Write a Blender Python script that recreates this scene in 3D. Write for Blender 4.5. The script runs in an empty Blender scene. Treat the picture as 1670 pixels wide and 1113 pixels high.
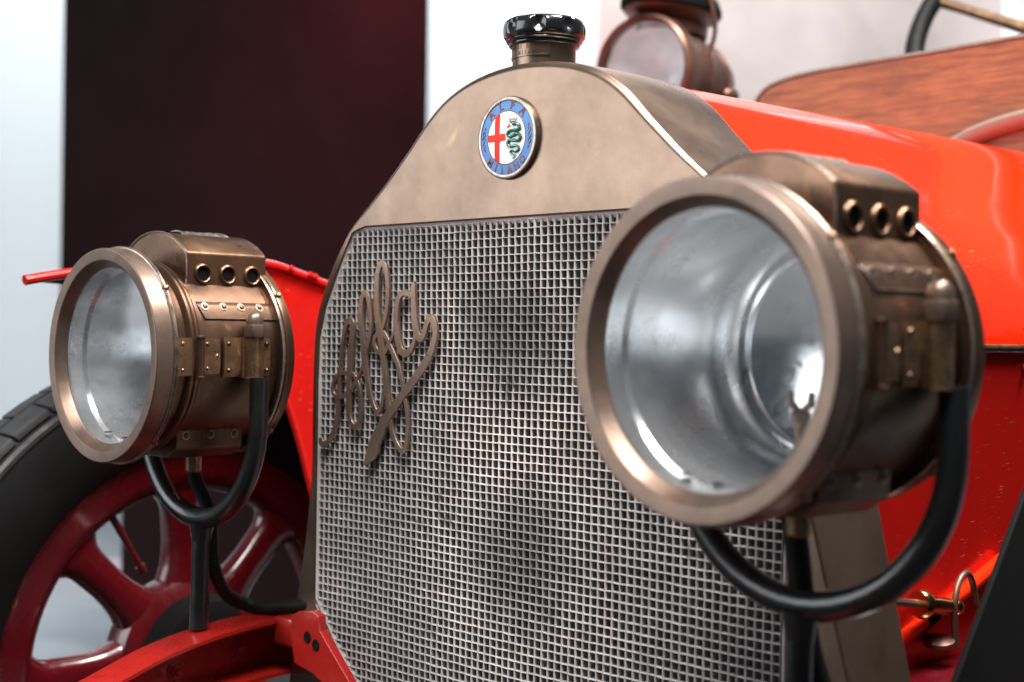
import bpy, bmesh, math, random
from mathutils import Vector, Matrix
random.seed(7)
scn = bpy.context.scene
COL = scn.collection
V = Vector
PI = math.pi

# ------------------------------------------------------------------ camera
CAM_LOC = V((0.93037, -0.92781, 0.0031))
RX = V((0.70448892, 0.70954115, 0.0157071))
RU = V((-0.01478274, -0.00745647, 0.99986293))
RD = V((-0.70956101, 0.70462455, -0.00523596))
cd = bpy.data.cameras.new("camera"); cam = bpy.data.objects.new("camera", cd); COL.objects.link(cam)
cam.matrix_world = Matrix(((RX.x, RU.x, -RD.x, CAM_LOC.x), (RX.y, RU.y, -RD.y, CAM_LOC.y), (RX.z, RU.z, -RD.z, CAM_LOC.z), (0, 0, 0, 1)))
cd.sensor_width = 36.0; cd.lens = 50.0; cd.clip_start = 0.05; cd.clip_end = 200
cd.dof.use_dof = True; cd.dof.focus_distance = 1.34; cd.dof.aperture_fstop = 4.0; cd.dof.aperture_blades = 9
scn.camera = cam
scn.render.resolution_x = 1024; scn.render.resolution_y = 682

def project(p):
    d = V(p) - CAM_LOC
    z = d.dot(RD)
    return 835 + 2319 * d.dot(RX) / z, 556.5 - 2319 * d.dot(RU) / z, z

# ------------------------------------------------------------------ world and lamps
w = bpy.data.worlds.new("World"); scn.world = w; w.use_nodes = True
w.node_tree.nodes['Background'].inputs[0].default_value = (0.78, 0.88, 1.0, 1)
w.node_tree.nodes['Background'].inputs[1].default_value = 0.11

def area(name, loc, target, sx, sy, power, col=(1, 1, 1)):
    l = bpy.data.lights.new(name, 'AREA'); l.shape = 'RECTANGLE'; l.size = sx; l.size_y = sy
    l.energy = power; l.color = col
    o = bpy.data.objects.new(name, l); COL.objects.link(o); o.location = loc
    o.rotation_euler = (V(target) - V(loc)).to_track_quat('-Z', 'Y').to_euler()
    return o
area("ceiling_light", (0.75, -1.35, 3.1), (0.0, 0.1, 0), 1.7, 1.4, 215, (1.0, 0.97, 0.94))
wl_ = area("skylight", (0.75, 0.9, 2.9), (0.15, 0.6, 0.2), 1.0, 1.0, 85, (1.0, 0.96, 0.92)); wl_.data.spread = math.radians(110)
area("entrance_light", (-2.6, -3.4, 1.2), (0.0, 0, -0.05), 3.2, 2.4, 105, (0.93, 0.965, 1.0))
area("hall_light", (-2.6, 2.0, 3.3), (-4.6, 4.4, 0.6), 3.2, 1.6, 230, (0.95, 0.985, 1.0))
scn.view_settings.view_transform = 'Standard'; scn.view_settings.look = 'None'
scn.view_settings.exposure = 0.0; scn.view_settings.gamma = 1.0

# ------------------------------------------------------------------ materials
def nodes(name):
    m = bpy.data.materials.new(name); m.use_nodes = True
    nt = m.node_tree; b = nt.nodes['Principled BSDF']
    return m, nt, b

def tex_coord(nt, scale=(1, 1, 1)):
    tc = nt.nodes.new('ShaderNodeTexCoord'); mp = nt.nodes.new('ShaderNodeMapping')
    mp.inputs['Scale'].default_value = scale
    nt.links.new(tc.outputs['Object'], mp.inputs['Vector'])
    return mp.outputs['Vector']

def noise(nt, vec, scale, detail=4, rough=0.55, dist=0.0):
    n = nt.nodes.new('ShaderNodeTexNoise'); n.inputs['Scale'].default_value = scale
    n.inputs['Detail'].default_value = detail; n.inputs['Roughness'].default_value = rough
    n.inputs['Distortion'].default_value = dist
    nt.links.new(vec, n.inputs['Vector']); return n.outputs['Fac']

def ramp(nt, fac, stops):
    r = nt.nodes.new('ShaderNodeValToRGB'); e = r.color_ramp.elements
    while len(e) < len(stops): e.new(0.5)
    for k, (p, c) in enumerate(stops):
        e[k].position = p; e[k].color = tuple(c) + (1,) if len(c) == 3 else c
    nt.links.new(fac, r.inputs['Fac']); return r.outputs['Color']

def mixc(nt, fac, a, b, mode='MIX'):
    m = nt.nodes.new('ShaderNodeMix'); m.data_type = 'RGBA'; m.blend_type = mode
    if isinstance(fac, (int, float)): m.inputs[0].default_value = fac
    else: nt.links.new(fac, m.inputs[0])
    for s, v in ((6, a), (7, b)):
        if isinstance(v, tuple): m.inputs[s].default_value = v + (1,)
        else: nt.links.new(v, m.inputs[s])
    return m.outputs[2]

def mrange(nt, fac, a, b, lo=0.3, hi=0.7):
    m = nt.nodes.new('ShaderNodeMapRange'); m.inputs[1].default_value = lo; m.inputs[2].default_value = hi
    m.inputs[3].default_value = a; m.inputs[4].default_value = b
    nt.links.new(fac, m.inputs[0]); return m.outputs[0]

def bump(nt, b, h, strength=0.1, dist=0.001):
    n = nt.nodes.new('ShaderNodeBump'); n.inputs['Strength'].default_value = strength
    n.inputs['Distance'].default_value = dist
    nt.links.new(h, n.inputs['Height']); nt.links.new(n.outputs[0], b.inputs['Normal'])

def patina(name, c1, c2, c3, rough=(0.28, 0.5), metallic=0.9, scale=9.0, spots=None, bs=0.12, spot_at=(0.64, 0.7)):
    m, nt, b = nodes(name)
    vec = tex_coord(nt)
    n1 = noise(nt, vec, scale, 6, 0.6, 0.6)
    col = ramp(nt, n1, [(0.3, c1), (0.52, c2), (0.72, c3)])
    n2 = noise(nt, vec, scale * 6, 5, 0.7)
    dk = mrange(nt, n2, 0.0, 0.32, 0.45, 0.75)
    col = mixc(nt, dk, col, tuple(x * 0.45 for x in c1))
    if spots:
        n3 = noise(nt, vec, scale * 3.1, 3, 0.5, 1.2)
        col = mixc(nt, mrange(nt, n3, 0.0, 0.75, *spot_at), col, spots)
    nt.links.new(col, b.inputs['Base Color'])
    b.inputs['Metallic'].default_value = metallic
    n4 = noise(nt, vec, scale * 2.3, 6, 0.65)
    nt.links.new(mrange(nt, n4, rough[0], rough[1]), b.inputs['Roughness'])
    n5 = noise(nt, vec, 240, 4, 0.7)
    bump(nt, b, n5, bs, 0.0006)
    return m

def paint(name, c, rough=0.12, var=0.12, coat=1.0, grime=None, wave=0.03, rv=2.2, spec=0.5, scratch=False):
    m, nt, b = nodes(name)
    vec = tex_coord(nt)
    n1 = noise(nt, vec, 7, 6, 0.65)
    col = mixc(nt, mrange(nt, n1, 0.0, 1.0), tuple(x * (1 - var) for x in c), tuple(min(1, x * (1 + var)) for x in c))
    if grime:
        n3 = noise(nt, vec, 45, 6, 0.75)
        col = mixc(nt, mrange(nt, n3, 0.0, 0.8, 0.58, 0.78), col, grime)
    nt.links.new(col, b.inputs['Base Color'])
    n2 = noise(nt, vec, 30, 6, 0.7)
    nt.links.new(mrange(nt, n2, rough, rough * rv), b.inputs['Roughness'])
    b.inputs['Specular IOR Level'].default_value = spec
    if scratch:
        n6 = noise(nt, tex_coord(nt, (900, 60, 700)), 1.0, 2, 0.5); n7 = noise(nt, vec, 9, 3, 0.5)
        mm = nt.nodes.new('ShaderNodeMath'); mm.operation = 'MULTIPLY'; nt.links.new(mrange(nt, n6, 0, 1, 0.68, 0.72), mm.inputs[0]); nt.links.new(mrange(nt, n7, 0, 0.5, 0.5, 0.62), mm.inputs[1])
        col = mixc(nt, mm.outputs[0], col, (0.8, 0.35, 0.25)); nt.links.new(col, b.inputs['Base Color'])
    b.inputs['Coat Weight'].default_value = coat; b.inputs['Coat Roughness'].default_value = 0.06
    bump(nt, b, noise(nt, vec, 26, 3, 0.5), wave, 0.002)
    return m

M = {}
M['shell'] = patina('radiator_brass', (0.20, 0.140, 0.104), (0.235, 0.163, 0.120), (0.275, 0.185, 0.125), (0.24, 0.38), 0.86, 5.0, (0.42, 0.28, 0.13), 0.05, (0.68, 0.78))
M['lamp'] = patina('aged_lamp_brass', (0.125, 0.074, 0.050), (0.18, 0.105, 0.070), (0.28, 0.15, 0.08), (0.24, 0.44), 0.88, 11, (0.48, 0.25, 0.09), 0.1, (0.66, 0.78))
M['bezel'] = patina('bezel_brass', (0.19, 0.135, 0.105), (0.235, 0.165, 0.13), (0.31, 0.20, 0.14), (0.30, 0.46), 0.78, 12, (0.46, 0.26, 0.10), 0.06, (0.70, 0.80))
M['fitting'] = patina('worn_fitting_brass', (0.19, 0.115, 0.07), (0.29, 0.175, 0.10), (0.46, 0.27, 0.14), (0.22, 0.45), 0.9, 34, (0.60, 0.36, 0.15), 0.1)
M['edge'] = patina('worn_bright_edge', (0.26, 0.19, 0.15), (0.42, 0.34, 0.28), (0.55, 0.49, 0.43), (0.22, 0.4), 0.85, 60, (0.16, 0.30, 0.25), 0.1, (0.6, 0.68))
M['script'] = patina('script_brass', (0.27, 0.19, 0.155), (0.33, 0.235, 0.185), (0.36, 0.24, 0.15), (0.32, 0.46), 0.75, 24, None, 0.06)
M['silver'] = patina('tarnished_silver', (0.55, 0.58, 0.60), (0.75, 0.77, 0.79), (0.88, 0.89, 0.90), (0.10, 0.30), 0.95, 14, (0.16, 0.17, 0.18), 0.08, (0.62, 0.72))
M['liner'] = patina('pale_lamp_lining', (0.60, 0.61, 0.62), (0.82, 0.83, 0.84), (0.93, 0.93, 0.93), (0.14, 0.34), 0.78, 9, (0.2, 0.2, 0.2), 0.1, (0.68, 0.74))
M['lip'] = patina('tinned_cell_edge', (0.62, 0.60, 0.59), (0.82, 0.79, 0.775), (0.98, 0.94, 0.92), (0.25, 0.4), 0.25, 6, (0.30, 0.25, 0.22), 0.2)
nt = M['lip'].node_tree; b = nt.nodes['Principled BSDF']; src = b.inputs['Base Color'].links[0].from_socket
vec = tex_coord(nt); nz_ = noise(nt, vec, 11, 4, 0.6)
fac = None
for cx_, cz_, rr in ((-.009, -.004, .16), (.004, -.205, .17)):      # two round dark reflections with bright rings, painted into the lip colour
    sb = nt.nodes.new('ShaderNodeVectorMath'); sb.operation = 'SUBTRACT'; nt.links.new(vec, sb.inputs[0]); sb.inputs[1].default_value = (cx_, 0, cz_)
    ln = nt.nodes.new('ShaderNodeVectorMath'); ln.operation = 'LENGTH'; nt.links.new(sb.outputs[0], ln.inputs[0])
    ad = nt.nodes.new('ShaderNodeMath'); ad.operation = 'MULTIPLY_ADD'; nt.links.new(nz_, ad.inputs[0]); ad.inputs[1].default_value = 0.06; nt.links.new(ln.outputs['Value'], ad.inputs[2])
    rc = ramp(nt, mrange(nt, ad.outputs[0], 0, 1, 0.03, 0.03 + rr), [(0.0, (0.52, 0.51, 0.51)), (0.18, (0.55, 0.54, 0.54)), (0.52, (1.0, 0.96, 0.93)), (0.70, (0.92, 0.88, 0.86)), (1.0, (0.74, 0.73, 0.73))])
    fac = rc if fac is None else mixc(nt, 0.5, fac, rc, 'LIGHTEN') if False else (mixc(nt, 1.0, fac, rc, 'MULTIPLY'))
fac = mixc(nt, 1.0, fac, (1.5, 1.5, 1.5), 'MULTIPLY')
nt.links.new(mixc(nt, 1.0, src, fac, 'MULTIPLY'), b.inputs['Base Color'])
M['cell'] = patina('cell_wall', (0.18, 0.185, 0.19), (0.26, 0.265, 0.27), (0.34, 0.34, 0.34), (0.4, 0.6), 0.1, 40, None, 0.1)
M['black'] = paint('black_enamel', (0.008, 0.0085, 0.009), 0.2, 0.2, 0.3, (0.03, 0.033, 0.036))
M['bakelite'] = paint('black_bakelite', (0.010, 0.010, 0.011), 0.14, 0.2, 0.7, (0.03, 0.028, 0.028))
M['rubber'] = paint('black_rubber', (0.0045, 0.0048, 0.005), 0.5, 0.3, 0.0, (0.016, 0.016, 0.017), 0.12, 1.3, 0.22)
M['tread'] = paint('grey_worn_tread', (0.035, 0.035, 0.037), 0.4, 0.3, 0.0, (0.12, 0.11, 0.11), 0.12)
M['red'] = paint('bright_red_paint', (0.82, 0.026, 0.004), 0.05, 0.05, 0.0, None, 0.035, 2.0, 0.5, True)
M['shadedred'] = paint('shaded_red_paint', (0.55, 0.012, 0.009), 0.07, 0.08, 0.0, None, 0.035, 2.0, 0.45, True)  # hood paint again, darkened for the weaker light on fender and apron
M['wheelred'] = paint('dark_red_wheel_paint', (0.085, 0.003, 0.006), 0.16, 0.15, 0.5, (0.08, 0.01, 0.012), 0.06)
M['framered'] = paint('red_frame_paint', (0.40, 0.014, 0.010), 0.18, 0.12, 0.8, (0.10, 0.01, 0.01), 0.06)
M['dark'] = paint('flat_black', (0.004, 0.004, 0.004), 0.7, 0.1, 0.0, None, 0.03, 1.2, 0.12)
M['yellowbrass'] = patina('polished_brass', (0.75, 0.45, 0.14), (0.85, 0.55, 0.2), (0.9, 0.6, 0.25), (0.12, 0.25), 1.0, 30, None, 0.02)
M['copper'] = patina('dull_copper', (0.11, 0.055, 0.04), (0.17, 0.085, 0.06), (0.24, 0.13, 0.09), (0.3, 0.5), 0.6, 20, (0.10, 0.05, 0.04), 0.1)

m, nt, b = nodes('varnished_wood'); vec = tex_coord(nt, (2.2, 30, 30))
n1 = noise(nt, vec, 3.0, 8, 0.7, 1.6); n2 = noise(nt, tex_coord(nt, (5, 120, 160)), 3, 6, 0.7, 0.5); n3 = noise(nt, tex_coord(nt), 7, 5, 0.65)
c = ramp(nt, n1, [(0.28, (0.14, 0.042, 0.02)), (0.5, (0.38, 0.13, 0.055)), (0.72, (0.56, 0.22, 0.085))])
c = mixc(nt, mrange(nt, n2, 0, 0.5), c, (0.07, 0.018, 0.01)); c = mixc(nt, mrange(nt, n3, 0.0, 0.6, 0.5, 0.75), c, (0.10, 0.035, 0.022))
nt.links.new(c, b.inputs['Base Color']); b.inputs['Roughness'].default_value = 0.5; b.inputs['Coat Weight'].default_value = 0.05; b.inputs['Specular IOR Level'].default_value = 0.3
M['wood'] = m

m, nt, b = nodes('lamp_glass')
nt.nodes.remove(b); out = nt.nodes['Material Output']
tr = nt.nodes.new('ShaderNodeBsdfTransparent'); gl = nt.nodes.new('ShaderNodeBsdfGlossy'); gl.inputs['Roughness'].default_value = 0.09
df = nt.nodes.new('ShaderNodeBsdfDiffuse'); df.inputs[0].default_value = (0.75, 0.77, 0.8, 1)
fr = nt.nodes.new('ShaderNodeFresnel'); fr.inputs[0].default_value = 1.52
vec = tex_coord(nt); dn = noise(nt, tex_coord(nt, (1, 1, 0.5)), 14, 7, 0.7, 0.8)
mx0 = nt.nodes.new('ShaderNodeMixShader'); nt.links.new(mrange(nt, dn, 0.0, 0.04, 0.5, 0.8), mx0.inputs[0]); nt.links.new(tr.outputs[0], mx0.inputs[1]); nt.links.new(df.outputs[0], mx0.inputs[2])
mx = nt.nodes.new('ShaderNodeMixShader'); geo = nt.nodes.new('ShaderNodeNewGeometry'); inv = nt.nodes.new('ShaderNodeMath'); inv.operation = 'SUBTRACT'; inv.inputs[0].default_value = 1.0; nt.links.new(geo.outputs['Backfacing'], inv.inputs[1]); mu_ = nt.nodes.new('ShaderNodeMath'); mu_.operation = 'MULTIPLY'; nt.links.new(fr.outputs[0], mu_.inputs[0]); nt.links.new(inv.outputs[0], mu_.inputs[1]); nt.links.new(mu_.outputs[0], mx.inputs[0]); nt.links.new(mx0.outputs[0], mx.inputs[1]); nt.links.new(gl.outputs[0], mx.inputs[2])
nt.links.new(mx.outputs[0], out.inputs['Surface']); M['glass'] = m

def flat(name, c, rough=0.6, metallic=0.0, coat=0.0, var=0.06, sc=12):
    m, nt, b = nodes(name); vec = tex_coord(nt); n1 = noise(nt, vec, sc, 6, 0.65)
    nt.links.new(mixc(nt, mrange(nt, n1, 0, 1), tuple(x * (1 - var) for x in c), tuple(min(1, x * (1 + var)) for x in c)), b.inputs['Base Color'])
    b.inputs['Roughness'].default_value = rough; b.inputs['Metallic'].default_value = metallic; b.inputs['Coat Weight'].default_value = coat
    return m
M['enamel_blue'] = flat('blue_enamel', (0.035, 0.21, 0.58), 0.35, 0, 0.15, 0.3, 60)
M['enamel_white'] = flat('white_enamel', (0.85, 0.85, 0.83), 0.15, 0, 1.0, 0.03)
M['enamel_red'] = flat('orange_red_enamel', (0.80, 0.022, 0.003), 0.6, 0, 0.0, 0.15, 80)
M['enamel_green'] = flat('green_enamel', (0.04, 0.17, 0.13), 0.2, 0, 1.0, 0.6, 600)
M['letter'] = flat('copper_letters', (0.13, 0.05, 0.04), 0.35, 0.6)
M['whitewall'] = flat('white_wall', (0.80, 0.86, 0.90), 0.7, 0, 0, 0.03, 1)
M['plum'] = flat('dark_plum_cloth', (0.010, 0.0050, 0.0056), 1.0, 0, 0, 0.5, 0.6)
M['plum'].node_tree.nodes['Principled BSDF'].inputs['Specular IOR Level'].default_value = 0.05
M['ledge'] = flat('dull_ledge_metal', (0.27, 0.22, 0.18), 0.5, 0.2)
M['pale'] = flat('pale_lantern_mirror', (0.6, 0.62, 0.64), 0.35, 0.15, 0, 0.3, 18)
M['added_dark_slab'] = flat('added_slab_black', (0.008, 0.008, 0.009), 0.9)
M['floor'] = flat('grey_hall_floor', (0.22, 0.25, 0.28), 0.35, 0, 0, 0.2, 3)
m, nt, b = nodes('faded_mural'); vec = tex_coord(nt)
n1 = noise(nt, vec, 1.9, 5, 0.6, 0.5); n2 = noise(nt, vec, 7, 6, 0.7, 0.4)
wv = nt.nodes.new('ShaderNodeTexWave'); wv.inputs['Scale'].default_value = 22; wv.bands_direction = 'DIAGONAL'; nt.links.new(vec, wv.inputs['Vector'])
c = ramp(nt, n1, [(0.32, (0.30, 0.24, 0.235)), (0.46, (0.50, 0.42, 0.40)), (0.7, (0.62, 0.535, 0.51))])
c = mixc(nt, mrange(nt, n2, 0, 0.45, 0.5, 0.72), c, (0.45, 0.41, 0.43)); c = mixc(nt, mrange(nt, wv.outputs['Fac'], 0, 0.07, 0, 1), c, (0.5, 0.45, 0.46))
nt.links.new(c, b.inputs['Base Color']); b.inputs['Roughness'].default_value = 0.7; M['mural'] = m

# ------------------------------------------------------------------ mesh helpers
class MB:
    def __init__(s): s.v = []; s.f = []; s.mi = []
    def add(s, vs, fs, mi=0):
        o = len(s.v); s.v += [tuple(v) for v in vs]; s.f += [tuple(i + o for i in f) for f in fs]; s.mi += [mi] * len(fs); return s
    def grid(s, rows, closed_u=False, closed_v=False, mi=0):
        n = len(rows[0]); R = len(rows); fs = []
        for a in range(R if closed_u else R - 1):
            for b_ in range(n if closed_v else n - 1):
                a2 = (a + 1) % R; b2 = (b_ + 1) % n
                fs.append((a * n + b_, a * n + b2, a2 * n + b2, a2 * n + b_))
        return s.add([p for r in rows for p in r], fs, mi)
    def lathe(s, prof, org=(0, 0, 0), axis=(0, 1, 0), n=48, mi=0, rf=None):
        ax = V(axis).normalized(); u = ax.orthogonal().normalized() if abs(ax.y) < .9 else V((1, 0, 0)); w_ = ax.cross(u)
        u = u.normalized(); rows = []
        for k in range(n):
            t = 2 * PI * k / n; row = []
            for r, h in prof:
                rr = r * (rf(t, h) if rf else 1)
                row.append(V(org) + ax * h + (u * math.cos(t) + w_ * math.sin(t)) * rr)
            rows.append(row)
        return s.grid(rows, True, False, mi)
    def tube(s, path, r, n=12, mi=0, cap=True, closed=False, flat_=1.0):
        P = [V(p) for p in path]; L = len(P); rs = r if isinstance(r, (list, tuple)) else [r] * L
        T = [(P[min(i + 1, L - 1)] - P[max(i - 1, 0)]).normalized() if not closed else (P[(i + 1) % L] - P[i - 1]).normalized() for i in range(L)]
        nrm = T[0].orthogonal().normalized(); rows = []
        for i in range(L):
            nrm = (nrm - T[i] * nrm.dot(T[i])).normalized(); bn = T[i].cross(nrm)
            rows.append([P[i] + (nrm * math.cos(2 * PI * k / n) + bn * math.sin(2 * PI * k / n) * flat_) * rs[i] for k in range(n)])
        s.grid(rows, closed, True, mi)
        if cap and not closed:
            o = len(s.v) - L * n
            s.f.append(tuple(o + k for k in range(n))[::-1]); s.f.append(tuple(o + (L - 1) * n + k for k in range(n))); s.mi += [mi, mi]
        return s
    def box(s, c, d, mi=0, rot=None):
        vs = [V((x * d[0] / 2, y * d[1] / 2, z * d[2] / 2)) for x in (-1, 1) for y in (-1, 1) for z in (-1, 1)]
        if rot: vs = [rot @ v for v in vs]
        return s.add([v + V(c) for v in vs], [(0, 1, 3, 2), (4, 6, 7, 5), (0, 4, 5, 1), (2, 3, 7, 6), (0, 2, 6, 4), (1, 5, 7, 3)], mi)
    def prism(s, poly, ext, mi=0):
        n = len(poly); e = V(ext); vs = [V(p) for p in poly] + [V(p) + e for p in poly]
        return s.add(vs, [tuple(range(n)), tuple(range(2 * n - 1, n - 1, -1))] + [(i, i + n, (i + 1) % n + n, (i + 1) % n) for i in range(n)], mi)
    def sphere(s, c, r, n=14, m_=8, sc=(1, 1, 1), mi=0):
        rows = []
        for i in range(m_ + 1):
            ph = PI * i / m_
            rows.append([V(c) + V((math.sin(ph) * math.cos(2 * PI * k / n) * sc[0], math.sin(ph) * math.sin(2 * PI * k / n) * sc[1], math.cos(ph) * sc[2])) * r for k in range(n)])
        return s.grid(rows, False, True, mi)
    def build(s, name, mats, parent=None, loc=(0, 0, 0), sharp=32, bev=0.0, smooth=True, label=None, weld=1e-6, wn=True):
        me = bpy.data.meshes.new(name); me.from_pydata(s.v, [], s.f)
        me.polygons.foreach_set('material_index', s.mi)
        for mm in (mats if isinstance(mats, (list, tuple)) else [mats]): me.materials.append(mm)
        bm = bmesh.new(); bm.from_mesh(me)
        bmesh.ops.remove_doubles(bm, verts=bm.verts, dist=weld)
        bmesh.ops.recalc_face_normals(bm, faces=bm.faces)
        if bev:
            es = [e for e in bm.edges if len(e.link_faces) == 2 and e.calc_face_angle(0) > math.radians(40)]
            if es: bmesh.ops.bevel(bm, geom=es, offset=bev, segments=2, affect='EDGES', profile=0.5)
        if smooth:
            lim = math.radians(sharp)
            for f in bm.faces: f.smooth = True
            for e in bm.edges: e.smooth = len(e.link_faces) == 2 and e.calc_face_angle(0) < lim
        bm.to_mesh(me); bm.free()
        o = bpy.data.objects.new(name, me); COL.objects.link(o); o.location = loc
        if smooth and len(s.v) > 24 and wn:
            md = o.modifiers.new('weighted_normals', 'WEIGHTED_NORMAL'); md.keep_sharp = True; md.weight = 60
        if parent: o.parent = parent
        if label: o['label'] = label
        return o

def empty(name, loc=(0, 0, 0), parent=None, rot=(0, 0, 0)):
    o = bpy.data.objects.new(name, None); COL.objects.link(o); o.location = loc; o.rotation_euler = rot; o.empty_display_size = 0.05
    if parent: o.parent = parent
    return o

def catmull(pts, seg=6, closed=False):
    P = [V(p) for p in pts]; n = len(P); out = []
    for i in range(n if closed else n - 1):
        p0 = P[i - 1] if (i > 0 or closed) else P[0] * 2 - P[1]; p1 = P[i]; p2 = P[(i + 1) % n]
        p3 = P[(i + 2) % n] if (i + 2 < n or closed) else P[-1] * 2 - P[-2]
        for k in range(seg):
            t = k / seg
            out.append(0.5 * ((2 * p1) + (p2 - p0) * t + (2 * p0 - 5 * p1 + 4 * p2 - p3) * t * t + (3 * p1 - p0 - 3 * p2 + p3) * t ** 3))
    if not closed: out.append(P[-1].copy())
    return out

def rivet(mb, c, nrm, r, mi=0, h=0.6, collar=None, cmi=1):
    nrm = V(nrm).normalized()
    mb.lathe([(0, r * h), (r * .55, r * h * .88), (r * .9, r * h * .45), (r, 0), (r, -r * .3)], c, nrm, 12, mi)
    if collar: mb.lathe([(r * 1.0, r * .12), (collar, r * .1), (collar * 1.02, -r * .3)], c, nrm, 14, cmi)

def copy_obj(o, parent=None):
    c = o.copy(); COL.objects.link(c); c.parent = parent
    for ch in list(o.children): copy_obj(ch, c)
    return c

def text_mesh(s, size):
    cu = bpy.data.curves.new('lettering', 'FONT'); cu.body = s; cu.size = size; cu.align_x = 'CENTER'; cu.align_y = 'CENTER'; cu.extrude = size * 0.03; cu.offset = size * 0.028
    cu.resolution_u = 4
    o = bpy.data.objects.new('lettering', cu); COL.objects.link(o)
    bpy.context.view_layer.update()
    me = bpy.data.meshes.new_from_object(o.evaluated_get(bpy.context.evaluated_depsgraph_get()))
    vs = [v.co.copy() for v in me.vertices]; fs = [tuple(p.vertices) for p in me.polygons]
    bpy.data.objects.remove(o); bpy.data.curves.remove(cu); bpy.data.meshes.remove(me)
    return vs, fs

# ------------------------------------------------------------------ the hall behind
def hall(px, d, z): 
    p = CAM_LOC + RD * d + V((RX.x, RX.y, 0)).normalized() * ((px - 835) / 2319 * d); return V((p.x, p.y, z))
GROUND = -0.815
def board(name, px0, px1, d, z0, z1, mat, th=0.06):
    a, c = hall(px0, d, z0), hall(px1, d, z0)
    back = V((RD.x, RD.y, 0)).normalized() * th
    return MB().prism([a, c, c + V((0, 0, z1 - z0)), a + V((0, 0, z1 - z0))], back).build(name, mat)
def tag(o, label=None, cat=None, group=None, kind=None):
    if label: o['label'] = label
    if cat: o['category'] = cat
    if group: o['group'] = group
    if kind: o['kind'] = kind
    return o
fl = MB().add([(-14, -6, GROUND), (8, -6, GROUND), (8, 12, GROUND), (-14, 12, GROUND)], [(0, 1, 2, 3)]).build('floor', M['floor'], smooth=False)
tag(fl, kind='structure')
st = MB().box((3.0, -3.6, GROUND + .004), (9.8, 9.6, .008)).build('added_dark_slab', M['added_dark_slab'], smooth=False); tag(st, kind='structure')  # unseen dark slab, added to cut bounce light on the car's undersides
wl = board('hall_wall', -2600, 4200, 6.4, GROUND, 3.4, M['whitewall'], 0.1); tag(wl, kind='structure')
bn = board('dark_backdrop', 97, 690, 5.0, -0.42, 2.6, M['plum'], 0.04)
tag(bn, 'dark plum cloth backdrop hanging behind the left headlamp', 'backdrop')
rw_ = area('added_red_wash', hall(650, 4.55, 2.4), hall(640, 5.0, 1.3), 0.3, 0.3, 24, (1.0, 0.10, 0.14)); rw_.data.spread = math.radians(62)  # unseen red lamp, added to redden the right part of the backdrop
pl = board('dark_plinth', 203, 760, 3.5, GROUND, -0.377, M['plum'], 0.4)
tag(pl, 'low dark plinth seen between the wheel spokes', 'plinth')
mu = board('mural_board', 968, 1657, 5.4, GROUND, 2.6, M['mural'], 0.05)
tag(mu, 'faded pinkish mural board behind the side lantern and steering wheel', 'mural')
pc = board('pale_column', 1657, 1800, 5.2, GROUND, 2.6, M['whitewall'], 0.2); tag(pc, kind='structure')

# ------------------------------------------------------------------ the car
car = tag(empty('vintage_car', (0, 0, GROUND)), 'bright red vintage car with square cell radiator, brass shell and two brass headlamps', 'car')
def P(mb, name, mat, **k):            # a part of the car: world coordinates, parented to the car
    o = mb.build(name, mat, **k); o.parent = car; o.location = V(o.location) - V(car.location); return o
def S(mb, name, mat, parent, **k):    # a sub-part in world coordinates under a mesh part whose origin is the world origin
    o = mb.build(name, mat, **k); o.parent = parent; return o

# radiator shell ------------------------------------------------
half = [((0, .2535), (0, .111), .008), ((.05, .249), (.05, .111), .008), ((.092, .237), (.092, .111), .008), ((.124, .218), (.13, .111), .008),
        ((.157, .187), (.165, .111), .007), ((.190, .157), (.195, .111), .006), ((.2175, .1345), (.222, .111), .005), ((.2495, .1065), (.243, .106), .002),
        ((.277, .070), (.267, .068), .003), ((.298, .031), (.289, .028), .003), ((.3065, -.002), (.2985, -.005), .003), ((.3085, -.05), (.3005, -.05), .003)]
lowL = [((.3085, -.10), (.3005, -.10), .003), ((.3085, -.15), (.3005, -.15), .003), ((.317, -.22), (.3005, -.22), .003), ((.331, -.29), (.3005, -.285), .003),
        ((.336, -.33), (.268, -.325), .003), ((.342, -.37), (.231, -.362), .003), ((.35, -.43), (.18, -.42), .003)]
lowR = [((.319, -.11), (.3005, -.10), .003), ((.329, -.15), (.3005, -.15), .003), ((.349, -.22), (.3005, -.22), .003), ((.366, -.28), (.3005, -.285), .003),
        ((.376, -.33), (.268, -.325), .003), ((.384, -.37), (.231, -.362), .003), ((.395, -.43), (.18, -.42), .003)]
path = [((-o[0], o[1]), (-i[0], i[1]), f) for o, i, f in reversed(half[1:] + lowL)] + half + lowR
outer = catmull([(o[0], 0, o[1]) for o, i, f in path], 6)
inner = []; filr = []
for k in range(len(path) - 1):
    for j in range(6):
        t = j / 6; a, c = path[k], path[k + 1]
        inner.append(V((a[1][0] * (1 - t) + c[1][0] * t, 0, a[1][1] * (1 - t) + c[1][1] * t))); filr.append(a[2] * (1 - t) + c[2] * t)
inner.append(V((path[-1][1][0], 0, path[-1][1][1]))); filr.append(path[-1][2])
N = len(outer); nrm = []
for k in range(N):
    t = (outer[min(k + 1, N - 1)] - outer[max(k - 1, 0)]).normalized(); nrm.append(V((-t.z, 0, t.x)))
def depth_at(z): return .098 + (z + .12) * .085
def loop(fn): return [fn(k) for k in range(N)]
rows = [loop(lambda k: inner[k] + V((0, .012, 0))), loop(lambda k: inner[k] + V((0, .0012, 0))), loop(lambda k: inner[k] + (outer[k] - inner[k]).normalized() * .0012)]
for t in (.33, .66): rows.append(loop(lambda k: inner[k].lerp(outer[k] - nrm[k] * filr[k], t)))
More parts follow.
